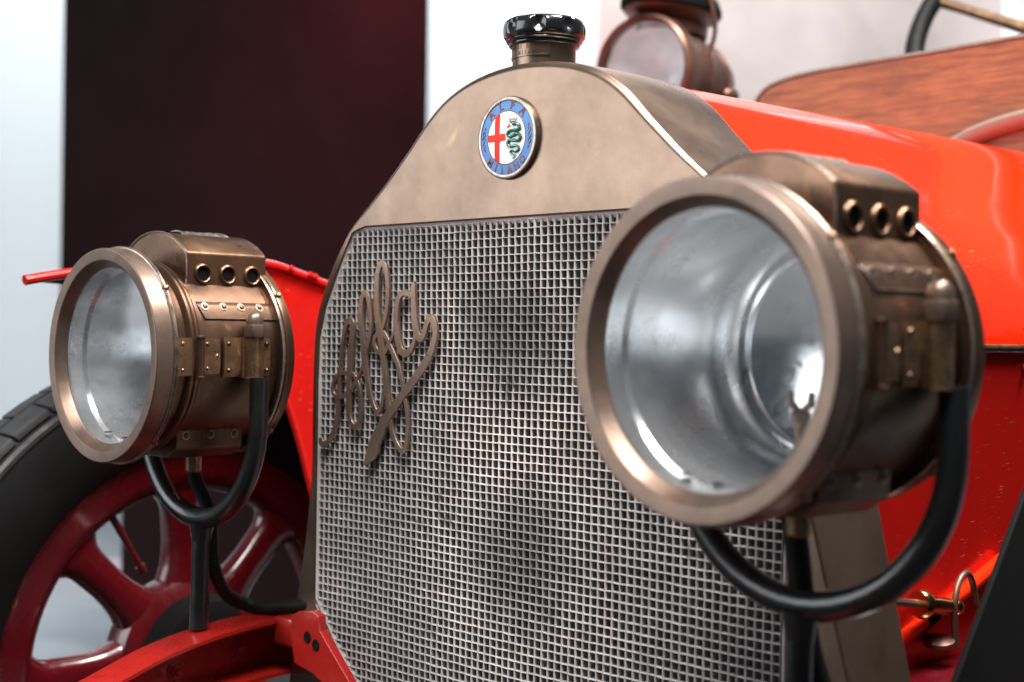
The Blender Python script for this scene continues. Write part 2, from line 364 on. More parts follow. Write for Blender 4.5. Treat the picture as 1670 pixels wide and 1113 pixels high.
for a in (0, 22, 45, 68, 90):
    ar = math.radians(a)
    rows.append(loop(lambda k: outer[k] - nrm[k] * filr[k] * (1 - math.sin(ar)) + V((0, filr[k] * (1 - math.cos(ar)), 0))))
for t in (.3, .65, .97):
    rows.append(loop(lambda k: outer[k] + V((0, filr[k] + (depth_at(outer[k].z) - filr[k]) * t, 0)) + nrm[k] * .0015 * math.sin(t * PI)))
rows.append(loop(lambda k: outer[k] + V((0, depth_at(outer[k].z), 0)) - nrm[k] * .001))
rows.append(loop(lambda k: outer[k] + V((0, depth_at(outer[k].z), 0)) - nrm[k] * .008))
shell = P(MB().grid(rows), 'radiator_shell', M['shell'], sharp=40)
shell.location = (0, 0, -GROUND)

# filler neck and cap
cxn, cyn = -.0095, .0425
CS = .0300 / .0418   # neck and cap size
nk = MB().lathe([(.0330, .243), (.0330, .2508), (.0305, .2530), (.0300, .256), (.0300, .280)], (cxn, cyn, 0), (0, 0, 1), 64)
neck = P(nk, 'filler_neck', M['shell'])
def cap_rf(t, h):
    h = .313 + (h - .3005) / .86
    if h < .2905: return 1
    a = (t - .62) % (PI / 4); a = min(a, PI / 4 - a)
    k = max(0, 1 - (a / .19) ** 2); hh = max(0, 1 - ((h - .3025) / .0085) ** 2)
    return 1 - .13 * k * hh
prof = [(.0405, .282), (.0455, .2822), (.0470, .2835), (.0470, .2855), (.0455, .2862), (.0492, .2868), (.0505, .288), (.0498, .2898), (.0515, .2905), (.0535, .2925), (.0545, .2955), (.0548, .2985), (.0548, .3015), (.0545, .3045), (.0535, .3075), (.0515, .3100), (.048, .3118), (.043, .3124), (.036, .3112), (.02, .3125), (0, .313)]
prof = [(r * .715, .3005 + (h - .313) * .86) for r, h in prof]
cap = P(MB().lathe(prof, (cxn, cyn, 0), (0, 0, 1), 160, rf=cap_rf), 'radiator_cap', M['bakelite'], sharp=50, wn=False)
# curved maker's plate round the neck
pm = MB(); ang0, ang1 = math.radians(-150), math.radians(-38)
def cyl(a, r, z): r = .0300 + (r - .0418) * .9; z = .2555 + (z - .2555) * .93; return V((cxn + r * math.cos(a), cyn + r * math.sin(a), z))
rowsp = []
for k in range(25):
    a = ang0 + (ang1 - ang0) * k / 24
    rowsp.append([cyl(a, .0415, .2625), cyl(a, .0431, .2625), cyl(a, .0431, .2640), cyl(a, .0426, .2643), cyl(a, .0426, .2755), cyl(a, .0431, .2758), cyl(a, .0431, .2775), cyl(a, .0415, .2775)])
pm.grid(rowsp); 
for a in (ang0, ang1 - .0001, ang1 - .04): 
    pm.grid([[cyl(a, .0415, .2625), cyl(a, .0432, .2625), cyl(a, .0432, .2775), cyl(a, .0415, .2775)], [cyl(a + .04, .0415, .2625), cyl(a + .04, .0432, .2625), cyl(a + .04, .0432, .2775), cyl(a + .04, .0415, .2775)]])
plate = P(pm, 'maker_plate', M['shell'], sharp=20)
lm = MB()
for txt, z, size, amid, step in (("FERRI BRINI", .2722, .0056, -84, 7.4), ("MILANO", .2664, .0050, -76, 8.0)):
    for i, ch in enumerate(txt):
        if ch == ' ': continue
        vs, fs = text_mesh(ch, size); a = math.radians(amid + (i - (len(txt) - 1) / 2) * step)
        tdir = V((-math.sin(a), math.cos(a), 0)); nd = V((math.cos(a), math.sin(a), 0)); c0 = cyl(a, .0427, z)
        lm.add([c0 + tdir * v.x + V((0, 0, 1)) * v.y + nd * v.z for v in vs], fs)
S(lm, 'lettering', M['lamp'], plate, smooth=False)

# radiator core: cells ------------------------------------------
PX, PZ = .00833, .00800
def inner_poly(inset):
    q = [(-.243, .106), (-.267, .068), (-.289, .028), (-.2985, -.005), (-.3005, -.05), (-.3005, -.285), (-.268, -.325), (-.231, -.362), (-.18, -.42), (.18, -.42), (.231, -.362), (.268, -.325), (.3005, -.285), (.3005, -.05), (.2985, -.005), (.289, .028), (.267, .068), (.243, .106)]
    q = [(-.243, .111)] + q[1:-1] + [(.243, .111)]
    return q
poly = inner_poly(0)
def edge_dist(x, z):
    dmin = 9; inside = False; n = len(poly)
    for k in range(n):
        x1, z1 = poly[k]; x2, z2 = poly[(k + 1) % n]
        dx, dz = x2 - x1, z2 - z1; t = max(0, min(1, ((x - x1) * dx + (z - z1) * dz) / (dx * dx + dz * dz)))
        dmin = min(dmin, math.hypot(x - x1 - t * dx, z - z1 - t * dz))
        if (z1 > z) != (z2 > z) and x < (x2 - x1) * (z - z1) / (z2 - z1) + x1: inside = not inside
    return dmin if inside else -dmin
rg = random.Random(3); NX, NZ0, NZ1 = 36, -53, 14
node = {}
for i in range(-NX, NX + 2):
    for j in range(NZ0, NZ1 + 1):
        wv_ = .0010 * math.sin(j * .21 + 1) * math.cos(i * .05) ; wz = .0012 * math.sin(i * .16 + j * .03) * .7
        node[i, j] = V(((i - .5) * PX + rg.gauss(0, .00016) + wv_ * .6, .0024 + rg.gauss(0, .00022), (j * PZ - .0035) + rg.gauss(0, .00016) + wz * .6))
cells = []
for i in range(-NX, NX + 1):
    for j in range(NZ0, NZ1):
        c = (node[i, j] + node[i + 1, j + 1]) / 2
        if edge_dist(c.x, c.z) > .0038: cells.append((i, j, c))
def cell_geo(mb, i, j):
    q = [node[i, j], node[i + 1, j], node[i + 1, j + 1], node[i, j + 1]]
    c = (q[0] + q[1] + q[2] + q[3]) / 4; g = rg.gauss
    fx = 1 - .00092 / (PX / 2) * (1 + g(0, .12)); fz = 1 - .00060 / (PZ / 2) * (1 + g(0, .12)); ro = g(0, .025)
    ins, mid, bk = [], [], []
    for p in q:
        d = p - c; dd = V((d.x * fx - d.z * ro, 0, d.z * fz + d.x * ro))
        ins.append(c + dd + V((0, .0009, 0))); mid.append(c + dd * .985 + V((0, .0035, 0))); bk.append(c + dd * .97 + V((0, .022, 0)))
    e = [c + V(((p - c).x * (1 + fx) / 2, 0, (p - c).z * (1 + fz) / 2)) + V((0, -.0004 + g(0, .00008), 0)) for p in q]
    vs = q + e + ins + mid + bk; fs = []
    for a in range(4):
        b_ = (a + 1) % 4
        for l in range(4): fs.append((l * 4 + a, l * 4 + b_, (l + 1) * 4 + b_, (l + 1) * 4 + a))
    fs = [f[::-1] for f in fs]
    o = len(mb.v); mb.v += [tuple(v) for v in vs]; mb.f += [tuple(x + o for x in f) for f in fs]; mb.mi += [0, 0, 1, 1] * 4
    mb.f.append(tuple(o + 16 + k for k in (0, 1, 2, 3))); mb.mi.append(1)
def seen_size(c):
    x, y, z = project(c)
    if x > 1290 or y > 1113 or ((x - 1159) / 245) ** 2 + ((y - 573) / 305) ** 2 < 1: return 0
    return 1 / z
big = set(sorted(range(len(cells)), key=lambda k: -seen_size(cells[k][2]))[:300])
core = MB()
for k, (i, j, c) in enumerate(cells):
    if k not in big: cell_geo(core, i, j)
# solder border and dark tubes behind
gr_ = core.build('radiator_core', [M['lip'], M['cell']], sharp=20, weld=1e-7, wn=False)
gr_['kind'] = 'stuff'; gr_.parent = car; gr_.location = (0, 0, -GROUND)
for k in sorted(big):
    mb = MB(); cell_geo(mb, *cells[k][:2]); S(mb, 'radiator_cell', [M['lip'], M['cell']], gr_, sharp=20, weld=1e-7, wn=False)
bd = MB(); ring_in = []
for k in range(len(poly)):
    a, b0, c = V((poly[k - 1][0], 0, poly[k - 1][1])), V((poly[k][0], 0, poly[k][1])), V((poly[(k + 1) % len(poly)][0], 0, poly[(k + 1) % len(poly)][1]))
    t1 = (b0 - a).normalized(); t2 = (c - b0).normalized(); n_ = (V((t1.z, 0, -t1.x)) + V((t2.z, 0, -t2.x))).normalized()
    ring_in.append((b0, n_))
ctr = V((0, 0, -.15))
rws = [[b0 + n_ * d * (1 if n_.dot(ctr - b0) > 0 else -1) + V((0, y, 0)) for b0, n_ in ring_in] for d, y in ((-.0005, .0100), (-.0005, .0030), (.0015, .0016), (.0040, .0032), (.0065, .0056))]
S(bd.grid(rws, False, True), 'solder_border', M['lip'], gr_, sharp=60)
S(MB().add([(x, .03, z) for x, z in poly], [tuple(range(len(poly)))]), 'core_back', M['dark'], gr_, smooth=False)

# script letters wired to the core
LET = {}
LET['A_'] = [(-2880, -1110, 56), (-2864, -1159, 73), (-2824, -1179, 65), (-2770, -1155, 42), (-2708, -1099, 45), (-2647, -1002, 45), (-2607, -889, 45), (-2585, -756, 48), (-2574, -634, 48), (-2566, -502, 42), (-2555, -392, 39), (-2545, -226, 39), (-2510, -29, 45), (-2482, 63, 50), (-2454, 114, 56), (-2415, 145, 62), (-2373, 119, 70), (-2360, 64, 70), (-2362, -27, 73), (-2374, -119, 76), (-2387, -211, 79), (-2394, -332, 67), (-2402, -496, 65), (-2401, -627, 62), (-2405, -747, 59), (-2394, -845, 53), (-2357, -919, 48), (-2299, -960, 48), (-2244, -935, 48), (-2212, -846, 48), (-2206, -738, 48), (-2226, -598, 48), (-2263, -502, 48), (-2322, -428, 42), (-2413, -409, 42), (-2537, -413, 42), (-2621, -460, 48), (-2673, -539, 45), (-2675, -611, 42), (-2629, -659, 45), (-2540, -660, 45), (-2447, -629, 42), (-2357, -571, 42), (-2286, -492, 42), (-2222, -403, 36), (-2181, -332, 36), (-2133, -188, 50), (-2093, -78, 48), (-2064, 31, 48), (-2060, 157, 48), (-2080, 284, 50), (-2115, 383, 50), (-2162, 425, 56), (-2208, 375, 59), (-2224, 284, 62), (-2221, 157, 67), (-2200, 20, 70), (-2175, -116, 73), (-2158, -218, 73), (-2138, -347, 67), (-2108, -454, 59), (-2071, -581, 53), (-2025, -687, 50), (-1976, -759, 48), (-1936, -789, 50), (-1875, -738, 48), (-1843, -636, 42), (-1825, -529, 39), (-1830, -455, 34)]
LET['F_'] = [(-1761, -86, 40), (-1814, -163, 45), (-1883, -191, 47), (-1962, -157, 45), (-1999, -76, 45), (-1972, -13, 45), (-1903, 28, 47), (-1846, 13, 45), (-1775, -69, 45), (-1720, -152, 50), (-1680, -207, 50), (-1618, -301, 47), (-1561, -435, 42), (-1519, -580, 40), (-1474, -724, 42), (-1455, -869, 42), (-1458, -1015, 45), (-1486, -1121, 45), (-1541, -1157, 50), (-1620, -1088, 47), (-1688, -977, 47), (-1727, -863, 55), (-1755, -717, 61), (-1783, -559, 63), (-1812, -401, 66), (-1840, -275, 63), (-1870, -164, 76), (-1886, -66, 76), (-1917, 50, 79), (-1957, 248, 76), (-1966, 428, 66), (-1961, 589, 61), (-1932, 687, 58), (-1891, 722, 58), (-1841, 685, 55), (-1801, 560, 53), (-1792, 381, 53), (-1810, 230, 50), (-1849, 114, 42), (-1878, 42, 40)]
LET['a_'] = [(-1760, -91, 37), (-1720, -37, 35), (-1681, 35, 35), (-1649, 159, 62), (-1650, 203, 67), (-1639, 301, 62), (-1613, 371, 57), (-1574, 411, 55), (-1513, 423, 55), (-1459, 405, 50), (-1431, 374, 42)]
LET['b_'] = [(-1659, 283, 55), (-1659, 159, 70), (-1647, 71, 72), (-1617, -62, 75), (-1574, -149, 67), (-1505, -188, 65), (-1432, -155, 55), (-1380, -84, 45), (-1362, -14, 37), (-1357, 73, 37)]
LET['c_'] = [(-1381, 531, 8), (-1394, 496, 53), (-1391, 378, 61), (-1374, 204, 76), (-1351, 73, 76), (-1319, -1, 69), (-1276, -32, 69), (-1226, 5, 61), (-1197, 83, 58), (-1162, 152, 63), (-1130, 170, 71), (-1090, 140, 63), (-1054, 58, 63), (-1061, -28, 63), (-1097, -123, 66), (-1137, -184, 66), (-1153, -216, 74), (-1274, -353, 74), (-1397, -471, 76), (-1522, -591, 79), (-1649, -712, 87), (-1744, -811, 95), (-1841, -933, 111), (-1937, -1067, 132), (-1977, -1155, 142), (-2018, -1222, 126), (-2067, -1279, 79), (-2120, -1348, 8)]
def ribbon(mb, pts, y0, th, close=False):
    path_ = catmull([(a / 1e4, 0, b_ / 1e4) for a, b_, w_ in pts], 5); ws = []
    for k in range(len(pts) - 1):
        for j in range(5): ws.append(pts[k][2] * (1 - j / 5) + pts[k + 1][2] * j / 5)
    ws.append(pts[-1][2]); n = len(path_); rws = []
    for k in range(n):
        t = (path_[min(k + 1, n - 1)] - path_[max(k - 1, 0)]).normalized(); s = V((-t.z, 0, t.x)); w_ = ws[k] / 2e4 * 1.16; yy = y0 - .00045 * math.sin(k / n * PI) - .0003 * k / n
        e = min(.00035, w_ * .3)
        rws.append([path_[k] + s * o + V((0, yy + d, 0)) for o, d in ((w_, 0), (w_, -th * .75), (w_ - e, -th), (-w_ + e, -th), (-w_, -th * .75), (-w_, 0))])
    mb.grid(rws, False, True); o = len(mb.v) - n * 6
    mb.f += [tuple(o + k for k in range(6)), tuple(o + (n - 1) * 6 + k for k in range(5, -1, -1))]; mb.mi += [0, 0]
sm = MB()
for k, y0 in (('A_', -.0010), ('F_', -.0014), ('a_', -.0017), ('b_', -.0015), ('c_', -.0020)): ribbon(sm, LET[k], y0, .0030)
script = P(sm, 'script_emblem', M['script'], sharp=22)

# enamel badge ---------------------------------------------------
BC = V((-.0108, 0, .1846)); BR = .0355
def bpt(u, v, y): return V((BC.x + u, y, BC.z + v))
bz = MB().lathe([(BR + .003, -.001), (BR + .0032, .0028), (BR + .0026, .0046), (BR + .0008, .0052), (BR - .0008, .0048), (BR - .001, .0040)], BC, (0, -1, 0), 80)
badge = P(bz, 'radiator_badge', M['edge'], sharp=40)
def dome(r): return -.0040 - .0014 * (1 - (r / BR) ** 2)
def disc(r0, r1, mi=0, extra=0.0, n=72, rr=6):
    mb = MB(); rws = []
    for a in range(rr + 1):
        r = r0 + (r1 - r0) * a / rr
        rws.append([bpt(r * math.cos(2 * PI * k / n), r * math.sin(2 * PI * k / n), dome(r) - extra) for k in range(n)])
    return mb.grid(rws, False, True)
RI = .0248
S(disc(RI, BR - .0006), 'blue_ring', M['enamel_blue'], badge); S(disc(.0001, RI), 'white_field', M['enamel_white'], badge)
mbr = MB(); rws = []
for k in range(73):
    a = 2 * PI * k / 72; rws.append([bpt(r * math.cos(a), r * math.sin(a), dome(r) - e) for r, e in ((RI + .0004, 0), (RI + .0002, .0003), (RI - .0002, .0003), (RI - .0004, 0))])
mbr.grid(rws); mbr.add([bpt(-.0001, v, dome(v) - .0002) for v in (-RI, RI)] + [bpt(.0003, v, dome(v) - .0002) for v in (RI, -RI)], [(0, 1, 2, 3)])
S(mbr, 'badge_wire', M['letter'], badge)
def strip(mb, x0, x1, z0, z1, e):
    n = 14; rws = []
    for k in range(n + 1):
        row = []
        for l in range(5):
            x = x0 + (x1 - x0) * l / 4; z = z0 + (z1 - z0) * k / n; r = math.hypot(x, z)
            if r > RI - .0004: s = (RI - .0004) / r; x *= s; z *= s
            row.append(bpt(x, z, dome(math.hypot(x, z)) - e))
        rws.append(row)
    mb.grid(rws)
cr = MB(); strip(cr, -.0146, -.0084, -.0235, .0235, .0007); strip(cr, -.0248, -.0003, -.0026, .0036, .0008)
S(cr, 'red_cross', M['enamel_red'], badge)
SER = [(-20, 1960), (23, 1965), (64, 1945), (72, 1914), (35, 1902), (-19, 1903), (-67, 1896), (-78, 1870), (-50, 1851), (-7, 1856), (36, 1869), (77, 1855), (85, 1825), (53, 1805), (5, 1810), (-49, 1816), (-76, 1800), (-72, 1772), (-37, 1756), (17, 1759), (60, 1746), (63, 1720), (23, 1703), (-25, 1717), (-45, 1703), (-25, 1686), (8, 1676), (8, 1657), (-13, 1640)]
sp = catmull([V((a / 1e4, -.0058, b_ / 1e4)) for a, b_ in SER], 5)
rs = [(.0008 if k < 4 else .0016) * (1 if k < len(sp) * .6 else 1 - .75 * (k - len(sp) * .6) / (len(sp) * .4)) * (1 + .12 * math.sin(k * 2.4)) for k in range(len(sp))]
rs[0] = .0012; rs[1] = .0018; rs[2] = .0021; rs[3] = .0019
S(MB().tube(sp, rs, 10), 'serpent', M['enamel_green'], badge)
cw = MB()
cwp = [(-58, 1987), (23, 1987), (31, 2012), (14, 1999), (0, 2015), (-15, 1998), (-32, 2015), (-45, 2001), (-67, 2014)]
cw.tube([V((a / 1e4, -.0056, b_ / 1e4)) for a, b_ in cwp + cwp[:1]], .00028, 6)
cw.tube([V((a / 1e4, -.0056, b_ / 1e4)) for a, b_ in [(-55, 1978), (20, 1978)]], .0003, 6)
for a, b_ in ((31, 2014), (0, 2018), (-32, 2018), (-67, 2017)): cw.sphere((a / 1e4, -.0056, b_ / 1e4), .0004, 8, 6)
S(cw, 'crown', M['letter'], badge)
fg = MB()
for q in ([(-40, 1945), (-58, 1950), (-76, 1944), (-88, 1930)], [(-58, 1950), (-68, 1965), (-80, 1970)], [(-76, 1944), (-92, 1948)]): fg.tube([V((a / 1e4, -.0056, b_ / 1e4)) for a, b_ in q], .0005, 6)
S(fg, 'small_figure', M['enamel_red'], badge)
lt = MB()
def arc_text(txt, a0, step, r, size, up):
    for i, ch in enumerate(txt):
        a = math.radians(a0 - step * i) if up else math.radians(a0 + step * i)
        vs, fs = text_mesh(ch, size); rd = V((math.cos(a), 0, math.sin(a))); td = V((math.sin(a), 0, -math.cos(a)))
        if not up: upv, rt = -rd, -td
        else: upv, rt = rd, td
        c0 = bpt(r * math.cos(a), r * math.sin(a), dome(r) - .0001)
        lt.add([c0 + rt * v.x + upv * v.y + V((0, -abs(v.z), 0)) for v in vs], fs)
        # serifs
        hh = size * .34
        for sx in ((-.24, .24) if ch in 'AMN' else (-.2,) if ch in 'LF' else (0,) if ch == 'I' else ()):
            for sy in ((-1, 1) if ch in 'LFIMN' else (-1,)):
                cc = c0 + rt * (sx * size) + upv * (sy * hh); lt.box(cc + V((0, -.00015, 0)), (.0001, .0001, .0001)); 
                m3 = Matrix((rt, V((0, 1, 0)), upv)).transposed(); lt.box(cc, (size * .26, .0004, size * .07), rot=m3)
arc_text("ALFA", 133, 28.5, .0300, .0108, True)
arc_text("MILANO", -134, 17.6, .0303, .0090, False)
for s in (-1, 1):       # small knots between the words
    for da in (-17, 17):
        a = math.radians((0 if s > 0 else 180) + da); lt.add([bpt(r * math.cos(a + o), r * math.sin(a + o), dome(r) - .0003) for r, o in ((.0288, 0), (.0318, 0), (.0303, math.radians(6 if da > 0 else -6)))], [(0, 1, 2)])
    for ph in (0, PI):
        pts = [bpt((.0302 + .0016 * math.sin(t * 3 * PI + ph)) * math.cos((0 if s > 0 else PI) + (t - .5) * .52), (.0302 + .0016 * math.sin(t * 3 * PI + ph)) * math.sin((0 if s > 0 else PI) + (t - .5) * .52), dome(.030) - .0002) for t in [k / 24 for k in range(25)]]
        lt.tube(pts, .00027, 6)
S(lt, 'lettering', M['letter'], badge, smooth=False)

# hood, rail, apron ---------------------------------------------
hp = [(o.x, o.z) for o in outer if o.z > -.004]
hn = len(hp); rws = []
for y, s in ((None, .992), (.3, 1.0), (.5, 1.012), (.7, 1.024), (.86, 1.032)):
    row = []
    for x, z in hp:
        yy = depth_at(z) - .001 if y is None else y
        row.append(V((x * s, yy, -.004 + (z + .004) * s)))
    rws.append(row)
# finer steps in y
fine = []
for a in range(len(rws) - 1):
    for t in range(5): fine.append([p.lerp(q, t / 5) for p, q in zip(rws[a], rws[a + 1])])
fine.append(rws[-1]); fine.append([p * .985 + V((0, .013, 0)) for p in rws[-1]])
hood = P(MB().grid(fine), 'hood', M['red'], sharp=60)
S(MB().tube([(0, .14, .2515), (0, .86, .2615)], .004, 10), 'hinge', M['shell'], hood)
for s, nm in ((1, 'r'), (-1, 'l')):
    rl = MB().tube([(s * .3095, .10, -.004), (s * .3125, .4, -.004), (s * .3195, .86, -.004)], .0046, 14, flat_=.9)
    P(rl, 'side_rail', M['fitting'], label='thin brass rail along the hood side')
    ap = MB(); ys = [.10, .3, .5, .7, .9]; 
    ap.grid([[V((s * (.3095 + .006 * max(0, y - .1) + zo), y, z)) for y in ys] for z, zo in ((-.006, 0), (-.03, 0), (-.035, -.001), (-.16, -.004), (-.30, -.010), (-.42, -.016))])
    P(ap, 'side_apron', M['shadedred'])
    for y in (.18, .375, .57, .77):
        for z in (.0165, -.0215):
            rv = MB(); rivet(rv, (s * (.3085 + .012 * y / .9), y, z), (s, 0, 0), .0038, h=.8); P(rv, 'rivet', M['red'] if z > 0 else M['shadedred'])

# wooden dashboard ----------------------------------------------
YD = .86
dp = [(-.352, .30), (-.352, .352), (-.343, .371), (-.325, .383), (-.29, .391), (-.22, .3965), (-.05, .4), (.1, .4035), (.22, .3975), (.29, .391), (.325, .383), (.343, .371), (.352, .352), (.352, .30), (.34, -.05), (-.34, -.05)]
dash = P(MB().prism([(x, YD, z) for x, z in dp], (0, .03, 0)), 'dashboard', M['wood'], bev=.002)
trim = MB(); tp = catmull([(x, 0, z) for x, z in dp[:14]], 4); rws = []
for k, p in enumerate(tp):
    t = (tp[min(k + 1, len(tp) - 1)] - tp[max(k - 1, 0)]).normalized(); n_ = V((-t.z, 0, t.x))
    rws.append([p + V((0, YD - .003, 0)) - n_ * .001, p + V((0, YD - .003, 0)) + n_ * .003, p + V((0, YD + .034, 0)) + n_ * .003, p + V((0, YD + .034, 0)) - n_ * .001])
S(trim.grid(rws, False, True), 'edge_trim', M['bezel'], dash)
arc_ = [V((.17 + .21 * math.cos(t), YD - .012, .235 + .064 * math.sin(t))) for t in [PI * k / 28 for k in range(29)]]
P(MB().tube(arc_, .0085, 12, flat_=1.6), 'hood_ledge', M['ledge'], label='curved dull brass ledge where the hood meets the dashboard')

# steering wheel -------------------------------------------------
sw = empty('steering_wheel', V((-.118, 1.30, .522)) - V(car.location), car)
sw.rotation_euler = (math.radians(64), 0, math.radians(4))
ring_ = [V((.205 * math.cos(2 * PI * k / 64), .205 * math.sin(2 * PI * k / 64), 0)) for k in range(64)]
MB().tube(ring_, .0165, 14, closed=True).build('rim', M['rubber'], sw)
for k in range(4):
    a = math.radians(158) + k * PI / 2
    MB().tube([V((r * math.cos(a), r * math.sin(a), -.03 * (1 - r / .2))) for r in (.02, .08, .14, .2)], [.011, .010, .009, .010], 10, flat_=.6).build('spoke', M['fitting'], sw)
MB().lathe([(0, .01), (.02, .008), (.034, -.005), (.036, -.035), (.022, -.05), (.018, -.45), (0, -.45)], (0, 0, -.02), (0, 0, 1), 24).build('column', M['fitting'], sw)

# headlamps ------------------------------------------------------
def headlamp(loc, yaw):
    L = empty('headlamp', V(loc) - V(car.location), car, (0, 0, math.radians(yaw)))
    B = lambda mb, name, mat, **k: mb.build(name, mat, L, **k)
    # bezel ring: front face, inner bevel, outer drum edge
    B(MB().lathe([(.0895, .0120), (.0902, .0098), (.0958, .0026), (.0964, .0018), (.0972, .0013), (.1070, .0004), (.1078, .0006), (.1085, .0013), (.1088, .0024), (.1096, .0185), (.1085, .0200), (.097, .0202)], n=128), 'bezel', M['bezel'], sharp=24)
    B(MB().lathe([(.1088, .0188), (.1108, .0192), (.1116, .0200), (.1108, .0209), (.1092, .0214), (.1108, .0219), (.1114, .0228), (.1104, .0238), (.1080, .0243), (.096, .0248)], n=128), 'bezel_bead', M['edge'], sharp=70)
    # glass
    B(MB().lathe([(0, .0072), (.03, .0075), (.06, .0083), (.0905, .0100), (.0905, .0125), (.06, .0108), (.03, .0099), (0, .0096)], n=96), 'glass', M['glass'], sharp=60)
    # body drums, open inside
    B(MB().lathe([(.094, .0245), (.0935, .030), (.0925, .044), (.0965, .0455), (.0985, .047), (.0985, .0495), (.0965, .051), (.0985, .0525), (.0985, .055), (.0960, .0570), (.0950, .059), (.0950, .152), (.0950, .156)], n=128), 'front_drum', M['lamp'], sharp=28)
    B(MB().lathe([(.0955, .1535), (.1020, .1540), (.1050, .1560), (.1055, .1585), (.1050, .1650), (.1025, .1672)], n=128), 'rear_rim', M['lamp'], sharp=28)
    B(MB().lathe([(.1022, .1525), (.1038, .1515), (.1048, .1527), (.1042, .1545)], n=128), 'rear_bead', M['edge'], sharp=70)
    B(MB().lathe([(.1025, .1672), (.096, .1700), (.08, .1760), (.05, .1830), (.02, .1860), (0, .1865)], n=96), 'back_cover', M['lamp'], sharp=50)
    # inside
    B(MB().lathe([(.0900, .0130), (.0910, .018), (.0910, .030), (.0880, .034), (.0875, .060), (.0855, .064), (.0850, .120), (.0780, .134), (.0720, .140)], n=96), 'inner_lining', M['liner'], sharp=30)
    B(MB().lathe([(.0722, .1395), (.0715, .1350), (.0680, .1335), (.0650, .1360), (.0640, .1400)], n=80), 'mirror_ring', M['silver'], sharp=40)
    B(MB().lathe([(.0645, .1385), (.055, .1435), (.042, .1480), (.025, .1515), (.010, .1528), (0, .1530)], n=80), 'mirror', M['silver'], sharp=60)
    bu = MB().lathe([(.0045, -.088), (.0045, -.062), (.0038, -.058), (.0038, -.050), (.0062, -.047), (.0066, -.041), (.0028, -.038), (0, -.038)], (0.0, .112, 0), (0, 0, 1), 20)
    bu.tube([(0, .112, -.042), (.008, .112, -.035), (.009, .112, -.027)], [.0028, .0026, .0022], 10).tube([(0, .112, -.042), (-.008, .112, -.035), (-.009, .112, -.027)], [.0028, .0026, .0022], 10)
    B(bu, 'burner', M['bezel'])
    vp = MB()
    for x in (-.030, -.008):
        z = -math.sqrt(.0872 ** 2 - x * x) + .0012
        vp.lathe([(.0042, .0), (.0042, .0008), (.0, .0012)], (x, .028 if x < -.02 else .036, z), (0, 0, 1), 14)
    B(vp, 'vent_hole', M['dark'])
    # chimney box with three tubes on each side
    X, Y0, Y1, ZB, ZT = .060, .062, .160, .060, .106
    arch = [(X * (1 - k / 10), ZT + .0225 * (1 - abs(1 - k / 10) ** 2.2)) for k in range(21)]
    low = [(.0892 * math.cos(t), .0892 * math.sin(t)) for t in [math.radians(180 - 49 + (2 * 49 - 180) * k / 12) for k in range(13)]]
    sec = [(X, .0605)] + arch + [(-X, .0605)] + low
    cb = MB().prism([(x, Y0, z) for x, z in sec], (0, Y1 - Y0, 0))
    B(cb, 'chimney', M['lamp'], bev=.0022, sharp=35)
    rimm = MB(); rimm.tube([(x * 1.012, Y0, z + .0004) for x, z in [(X, .0605)] + arch + [(-X, .0605)]], .0009, 8); B(rimm, 'chimney_edge', M['edge'])
    lid = MB(); rws = []
    for k in range(25):
        y = Y0 + .022 + .058 * k / 24; rws.append([V((x, y, ZT + .0205 + .0052 * math.sqrt(max(0, 1 - (x / .017) ** 2)) * (.8 + .35 * math.sin(k * 1.9) * math.cos(k * .7)))) for x in [-.017 + .034 * l / 10 for l in range(11)]])
    B(lid.grid(rws), 'solder_ridge', M['edge'])
    for s in (1, -1):
        for y in (.0815, .1115, .1415):
            vt = MB().lathe([(.0070, -.016), (.0070, .001), (.0076, .0024), (.0086, .0030), (.0097, .0025), (.0104, .0008), (.0106, -.0005)], (s * X, y, .0850), (s, 0, 0), 36)
            vt.lathe([(.0071, .0007), (0, .0007)], (s * X, y, .0850), (s, 0, 0), 24, mi=1)  # inner shade of the tube painted as a black disc over the closed wall
            B(vt, 'vent_tube', [M['lamp'], M['dark']], sharp=50)
        # flange plate that follows the drum
        fp = MB(); rws = []
        for k in range(7):
            t = k / 6; ang = math.radians(39.5 - 15.5 * t); r = .0965
            yl, yr = .0605 + .007 * t, .1575 - .003 * t
            p = V((s * r * math.cos(ang), 0, r * math.sin(ang)))
            if k == 0: p = V((s * X, 0, .0615))
            if k == 1: p = V((s * .068, 0, .0605))
            rws.append([p + V((0, yl, 0)), p + V((0, yl + .001, 0)), p + V((0, yr - .001, 0)), p + V((0, yr, 0))])
        last = [v * .988 for v in rws[-1]]; rws.append([V((v.x, q.y, v.z)) for v, q in zip(last, rws[-1])])
        fp.grid(rws); B(fp, 'flange_plate', M['lamp'])
        ed = MB(); ed.tube([rws[1][0], rws[3][0], rws[5][0], rws[6][0]], .0006, 6); ed.tube([rws[6][0], rws[6][3]], .0005, 6); B(ed, 'flange_seam', M['edge'])
        for y in (.0705, .0925, .1140, .1360):
            rv = MB(); a_ = math.radians(32.0); rivet(rv, (s * .0968 * math.cos(a_), y, .0968 * math.sin(a_)), (s * math.cos(a_), 0, math.sin(a_)), .0028, 0, .7, .0046, 1)
            B(rv, 'rivet', [M['lamp'], M['edge']])
        # lid hinge: two plates and a barrel
        def curved(y0, y1, z0, z1, r, th=.0018, n=6):
            mb = MB(); rws = []
            for k in range(n + 1):
                z = z0 + (z1 - z0) * k / n; x = math.sqrt(max(.0001, r * r - z * z))
                rws.append([V((s * x, y0, z)), V((s * (x + th), y0 + .0006, z)), V((s * (x + th), y1 - .0006, z)), V((s * x, y1, z))])
            mb.grid(rws)
            for rr in (rws[0], rws[-1]): mb.add(rr, [(0, 1, 2, 3)])
            return mb
